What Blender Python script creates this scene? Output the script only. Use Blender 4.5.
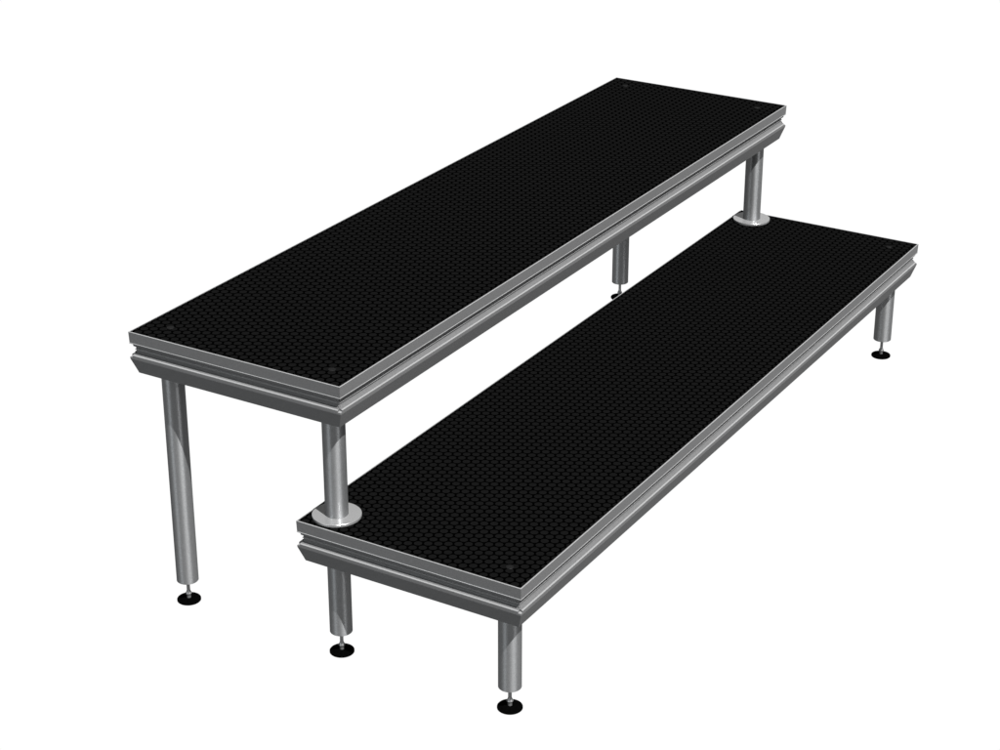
import bpy, bmesh, math
from mathutils import Vector

S = bpy.context.scene
C = S.collection
for o in list(bpy.data.objects):
    bpy.data.objects.remove(o)

# ---------------------------------------------------------------- camera
G = 0.0085
cam_d = bpy.data.cameras.new("camera")
cam = bpy.data.objects.new("camera", cam_d)
C.objects.link(cam)
cam.location = (2.50365, -2.77376, 2.20904 - G)
cam.rotation_mode = 'XYZ'
cam.rotation_euler = (1.141282, 0.000649, 0.539377)
cam_d.sensor_width = 36
cam_d.lens = 2.05548 * 36
cam_d.clip_start = 0.05
cam_d.clip_end = 500
S.camera = cam
S.render.resolution_x, S.render.resolution_y = 1024, 768

# ---------------------------------------------------------------- world and lamps
S.view_settings.view_transform = 'Standard'
S.view_settings.look = 'None'
S.view_settings.exposure = 0
S.view_settings.gamma = 1
W = bpy.data.worlds.new("World")
S.world = W
W.use_nodes = True
W.node_tree.nodes['Background'].inputs[0].default_value = (1, 1, 1, 1)
W.node_tree.nodes['Background'].inputs[1].default_value = 0.25

def lamp(name, az, el, strength, angle, colour=(1, 1, 1)):
    """distant studio lamp shining FROM azimuth az (deg, from +x) and elevation el"""
    d = bpy.data.lights.new(name, 'SUN')
    d.energy = strength; d.angle = math.radians(angle); d.color = colour
    o = bpy.data.objects.new(name, d); C.objects.link(o)
    a, e = math.radians(az), math.radians(el)
    v = Vector((math.cos(a) * math.cos(e), math.sin(a) * math.cos(e), math.sin(e)))
    o.rotation_euler = v.to_track_quat('Z', 'Y').to_euler()
    o.location = v * 8
    return o
lamp("key_lamp", -22.0, 58.2, 24.0, 0.3)
lamp("front_fill_lamp", -106, 10, 3.0, 28, (0.90, 0.96, 1))
lamp("side_fill_lamp", -12, 9, 2.6, 24, (0.97, 0.985, 1))

# ---------------------------------------------------------------- materials
def new_mat(name):
    m = bpy.data.materials.new(name); m.use_nodes = True
    nt = m.node_tree; nt.nodes.clear()
    out = nt.nodes.new('ShaderNodeOutputMaterial')
    return m, nt, out

def grain(nt, col, amount, scale, stretch=(1, 1, 1)):
    tc = nt.nodes.new('ShaderNodeTexCoord')
    mp = nt.nodes.new('ShaderNodeMapping'); mp.inputs['Scale'].default_value = stretch
    nz = nt.nodes.new('ShaderNodeTexNoise'); nz.inputs['Scale'].default_value = scale
    nz.inputs['Detail'].default_value = 3
    nt.links.new(tc.outputs['Object'], mp.inputs[0]); nt.links.new(mp.outputs[0], nz.inputs['Vector'])
    mr = nt.nodes.new('ShaderNodeMapRange')
    mr.inputs['From Min'].default_value = 0.3; mr.inputs['From Max'].default_value = 0.7
    mr.inputs['To Min'].default_value = 1 - amount; mr.inputs['To Max'].default_value = 1 + amount
    nt.links.new(nz.outputs[0], mr.inputs[0])
    vm = nt.nodes.new('ShaderNodeVectorMath'); vm.operation = 'SCALE'
    vm.inputs[0].default_value = col; nt.links.new(mr.outputs[0], vm.inputs['Scale'])
    return vm.outputs[0]

def metal(name, diff, gloss, rough, amount=0.12, scale=900, stretch=(1, 1, 1), aniso=0.0):
    m, nt, out = new_mat(name)
    add = nt.nodes.new('ShaderNodeAddShader')
    d = nt.nodes.new('ShaderNodeBsdfDiffuse')
    nt.links.new(grain(nt, diff, amount, scale, stretch), d.inputs[0])
    g = nt.nodes.new('ShaderNodeBsdfAnisotropic') if aniso else nt.nodes.new('ShaderNodeBsdfGlossy')
    nt.links.new(grain(nt, gloss, amount, scale * 1.3, stretch), g.inputs[0])
    g.inputs['Roughness'].default_value = rough
    if aniso:
        g.inputs['Anisotropy'].default_value = aniso
        t = nt.nodes.new('ShaderNodeTangent'); t.direction_type = 'RADIAL'; t.axis = 'Z'
        nt.links.new(t.outputs[0], g.inputs['Tangent'])
    nt.links.new(d.outputs[0], add.inputs[0]); nt.links.new(g.outputs[0], add.inputs[1])
    nt.links.new(add.outputs[0], out.inputs[0])
    return m

def plain(name, diff, amount=0.1, scale=300, gloss=None, rough=0.4):
    m, nt, out = new_mat(name)
    d = nt.nodes.new('ShaderNodeBsdfDiffuse')
    nt.links.new(grain(nt, diff, amount, scale), d.inputs[0])
    if gloss:
        add = nt.nodes.new('ShaderNodeAddShader')
        g = nt.nodes.new('ShaderNodeBsdfGlossy'); g.inputs[0].default_value = (*gloss, 1)
        g.inputs['Roughness'].default_value = rough
        nt.links.new(d.outputs[0], add.inputs[0]); nt.links.new(g.outputs[0], add.inputs[1])
        nt.links.new(add.outputs[0], out.inputs[0])
    else:
        nt.links.new(d.outputs[0], out.inputs[0])
    return m

RAIL = metal("milled_aluminium", (0.037, 0.037, 0.0372), (0.010, 0.010, 0.010), 0.38, 0.14, 450)
TUBE = metal("brushed_aluminium_tube", (0.025, 0.0253, 0.0256), (0.066, 0.0667, 0.0674), 0.42, 0.20, 480, (1, 1, 0.7), 0.5)
EDGE = metal("aluminium_painted_highlight", (0.075, 0.075, 0.075), (0.02, 0.02, 0.02), 0.3, 0.04, 500)  # lighter copy of the rail metal, edge highlights put into its colour
FLANGE = metal("turned_aluminium", (0.050, 0.050, 0.050), (0.42, 0.42, 0.42), 0.2, 0.04, 500)
STEM = metal("zinc_plated_steel", (0.03, 0.03, 0.03), (0.05, 0.05, 0.05), 0.35)
RUBBER = plain("black_rubber", (0.0004, 0.0004, 0.0004), 0.3, 200)
STUD = plain("black_phenolic_stud", (0.0015, 0.0015, 0.0015), 0.10, 260)
UNDER = plain("grey_coated_underside", (0.22, 0.22, 0.215), 0.1, 60)
GAP = plain("black_phenolic_base", (0.0001, 0.0001, 0.0001), 0.2, 200)
SCREW = plain("dark_steel_screw", (0.0030, 0.0030, 0.0030), 0.1, 300, (0.006, 0.006, 0.006), 0.35)
fm, nt, out = new_mat("self_glowing_white_floor")
em = nt.nodes.new('ShaderNodeEmission'); em.inputs[0].default_value = (1, 1, 1, 1); em.inputs[1].default_value = 1.01  # floor given an added glow of its own for a shadowless white ground
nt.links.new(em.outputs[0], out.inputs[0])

# ---------------------------------------------------------------- helpers
def obj(name, bm, mats, parent=None, smooth=None):
    bmesh.ops.recalc_face_normals(bm, faces=bm.faces)
    me = bpy.data.meshes.new(name); bm.to_mesh(me); bm.free()
    for m in (mats if isinstance(mats, (list, tuple)) else [mats]):
        me.materials.append(m)
    if smooth is not None:
        me.polygons.foreach_set('use_smooth', [True] * len(me.polygons))
        me.set_sharp_from_angle(angle=math.radians(smooth))
    o = bpy.data.objects.new(name, me); C.objects.link(o)
    if parent: o.parent = parent
    return o

def thing(name, label, cat, loc, group=None):
    o = bpy.data.objects.new(name, None); C.objects.link(o)
    o.location = loc; o.empty_display_size = 0.1
    o['label'] = label; o['category'] = cat
    if group: o['group'] = group
    return o

def lathe(bm, prof, seg=64):
    """closed (r, z) outline turned round z"""
    rings = []
    for r, z in prof:
        if r < 1e-6:
            rings.append([bm.verts.new((0, 0, z))])
        else:
            rings.append([bm.verts.new((r * math.cos(2 * math.pi * k / seg), r * math.sin(2 * math.pi * k / seg), z)) for k in range(seg)])
    for a, b in zip(rings, rings[1:]):
        if len(a) == 1 and len(b) == 1: continue
        for k in range(seg):
            j = (k + 1) % seg
            if len(a) == 1: bm.faces.new((a[0], b[k], b[j]))
            elif len(b) == 1: bm.faces.new((a[k], a[j], b[0]))
            else: bm.faces.new((a[k], a[j], b[j], b[k]))
    return bm

def sweep(bm, prof, side, w, l, stop, bright=()):
    """closed (inset, depth) outline in mm run along one side of a w x l deck;
    stop=None mitres the ends, else they are cut square 'stop' metres short"""
    ends = []
    for e in (0, 1):
        vs = []
        for i, d in prof:
            i, d = i / 1000, d / 1000
            c = i if stop is None else stop
            if side in (0, 2):
                x = c if e == 0 else w - c
                y = i if side == 0 else l - i
            else:
                y = c if e == 0 else l - c
                x = w - i if side == 1 else i
            vs.append(bm.verts.new((x, y, -d)))
        ends.append(vs)
    n = len(prof)
    for k in range(n):
        bm.faces.new((ends[0][k], ends[0][(k + 1) % n], ends[1][(k + 1) % n], ends[1][k])).material_index = 1 if k in bright else 0
    bm.faces.new(ends[0]); bm.faces.new(ends[1])

# ---------------------------------------------------------------- setting
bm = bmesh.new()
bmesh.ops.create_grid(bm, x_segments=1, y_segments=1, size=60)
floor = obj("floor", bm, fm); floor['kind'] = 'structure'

# ---------------------------------------------------------------- platforms
WD, LD = 0.5, 2.0204
ZU, ZL = 0.6230 - G, 0.3144 - G
OX, OY = 0.3868, -0.0011
LEG_IN, LEG_R = 0.0562, 0.0226
RIM = 2.3

BODY = [(RIM, 0.0), (0.5, 0.0), (0.0, 0.5), (0.7, 22.7), (0.1, 23.8), (0.1, 24.3), (0.8, 25.0), (6.0, 25.6), (6.0, 30.8), (9.2, 34.6), (9.2, 36.4), (7.4, 37.6), (7.4, 38.4), (9.2, 39.2), (9.2, 44.5),
        (7.0, 51.2), (0.8, 52.8), (0.0, 53.4), (0.0, 56.8), (10.6, 89.0), (14.0, 89.0), (14.0, 6.0), (RIM, 6.0)]
BEAD = [(4.2, 24.9), (4.2, 30.4), (4.8, 31.1), (6.6, 31.1), (6.6, 24.9)]
LEDGE = [(9.7, 42.3), (9.2, 42.6), (7.6, 45.2), (5.2, 47.2), (2.8, 48.3), (0.9, 48.9), (0.1, 49.4), (-0.1, 50.2), (-0.1, 55.6), (0.3, 56.0), (7.0, 52.6), (9.7, 46.0)]

def platform(name, label, z, loc, zs):
    t = thing(name, label, 'stage riser', loc, 'stage riser platforms')
    # four mitred edge rails
    for side in range(4):
        bm = bmesh.new()
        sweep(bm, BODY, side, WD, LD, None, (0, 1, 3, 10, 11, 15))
        sweep(bm, BEAD, side, WD, LD, 0.0065)
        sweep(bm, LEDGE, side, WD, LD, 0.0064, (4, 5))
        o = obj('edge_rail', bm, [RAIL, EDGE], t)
        o.location.z = z
    # studded panel
    bm = bmesh.new()
    lo, hx, hy = (RIM - 0.05) / 1000, WD - (RIM - 0.05) / 1000, LD - (RIM - 0.05) / 1000
    zb, zt = -0.0016, -0.0004
    def box(x0, y0, z0, x1, y1, z1, mi):
        v = [bm.verts.new(p) for p in ((x0, y0, z0), (x1, y0, z0), (x1, y1, z0), (x0, y1, z0), (x0, y0, z1), (x1, y0, z1), (x1, y1, z1), (x0, y1, z1))]
        for f in ((0, 1, 2, 3), (4, 5, 6, 7), (0, 1, 5, 4), (1, 2, 6, 5), (2, 3, 7, 6), (3, 0, 4, 7)):
            bm.faces.new([v[k] for k in f]).material_index = mi
    box(lo, lo, -0.0058, hx, hy, zb, 1)
    box(0.0145, 0.0145, -0.018, WD - 0.0145, LD - 0.0145, -0.0062, 2)
    px, py, r = 0.01664, 0.01855, 0.0085
    n = 12
    for i in range(-1, int(WD / px) + 2):
        for j in range(-1, int(LD / py) + 2):
            cx = PH[zs][0] + i * px
            cy = PH[zs][1] + (j + (0.5 if i % 2 else 0)) * py
            if cx < lo - r * 0.8 or cx > hx + r * 0.8 or cy < lo - r * 0.8 or cy > hy + r * 0.8: continue
            top, low = [], []
            for k in range(n):
                a = 2 * math.pi * (k + 0.5) / n
                ex, ey = math.cos(a), math.sin(a)
                def cl(rr, zz):
                    return bm.verts.new((min(max(cx + rr * ex, lo), hx), min(max(cy + rr * ey, lo), hy), zz))
                top.append(cl(r - 0.0005, zt)); low.append(cl(r + 0.0002, zb - 0.0002))
            f = bm.faces.new(top); f.material_index = 0
            for k in range(n):
                bm.faces.new((low[k], low[(k + 1) % n], top[(k + 1) % n], top[k])).material_index = 1
    bmesh.ops.dissolve_degenerate(bm, dist=1e-6, edges=bm.edges)
    o = obj('studded_panel', bm, [STUD, GAP, UNDER], t); o.location.z = z
    # screws
    for x in (0.0578, WD - 0.0578):
        for y in (0.0580, LD - 0.0580):
            bm = lathe(bmesh.new(), [(0, -0.003), (0.0074, -0.003), (0.0074, 0.0003), (0.0068, 0.0007), (0, 0.0007)], 20)
            s = obj('screw', bm, SCREW, t, 30); s.location = (x, y, z)
    return t

PH = {'u': (0.0003, 0.0003), 'l': (-0.0010, 0.0)}

def tube_leg(t, x, y, z0, z1):
    h = z1 - z0
    R = LEG_R
    bm = lathe(bmesh.new(), [(R - 0.003, 0), (R - 0.0006, 0), (R, 0.0006), (R, h), (R - 0.003, h), (R - 0.003, 0.012), (0.0, 0.012)], 96)
    o = obj('leg', bm, TUBE, t, 30); o.location = (x, y, z0)
    return o

def floor_leg(t, x, y, ztop):
    leg = tube_leg(t, x, y, 0.0485, ztop)
    bm = lathe(bmesh.new(), [(0, 0.006), (0.0042, 0.006), (0.0042, 0.0145), (0.0062, 0.0155), (0.0066, 0.0172), (0.0048, 0.0205), (0.0036, 0.024), (0.0034, 0.0605), (0, 0.0605)], 24)
    s = obj('levelling_stem', bm, STEM, leg, 30); s.location = (0, 0, -0.0485)
    bm = lathe(bmesh.new(), [(0, 0), (0.0240, 0), (0.0248, 0.0008), (0.0248, 0.0036), (0.0242, 0.0044), (0.012, 0.0058), (0.0055, 0.0066), (0, 0.0066)], 64)
    f = obj('foot_pad', bm, RUBBER, leg, 20); f.location = (0, 0, -0.0485)
    return leg

def flange_leg(t, x, y, zbase, ztop):
    th = 0.0056
    leg = tube_leg(t, x, y, zbase + th, ztop)
    bm = lathe(bmesh.new(), [(0, 0), (0.0476, 0), (0.0480, 0.0005), (0.0480, th - 0.0005), (0.0476, th - 0.0001), (0, th - 0.0001)], 96)
    f = obj('flange', bm, FLANGE, leg, 30); f.location = (0, 0, -th + 0.0002)
    return leg

up = platform('tall_riser_platform', 'taller rear stage platform with black studded top, flanged front legs standing on the lower one', ZU, (0, 0, 0), 'u')
lowp = platform('low_riser_platform', 'lower front stage platform with black studded top carrying the flanged legs of the taller one', ZL, (OX, OY, 0), 'l')

D = 0.030
for y in (LEG_IN, LD - LEG_IN):
    floor_leg(up, LEG_IN, y, ZU - D)
    xl = OX + LEG_IN
    flange_leg(up, xl, y + OY, ZL, ZU - D)
    floor_leg(lowp, LEG_IN, y, ZL - D)
    floor_leg(lowp, WD - LEG_IN, y, ZL - D)
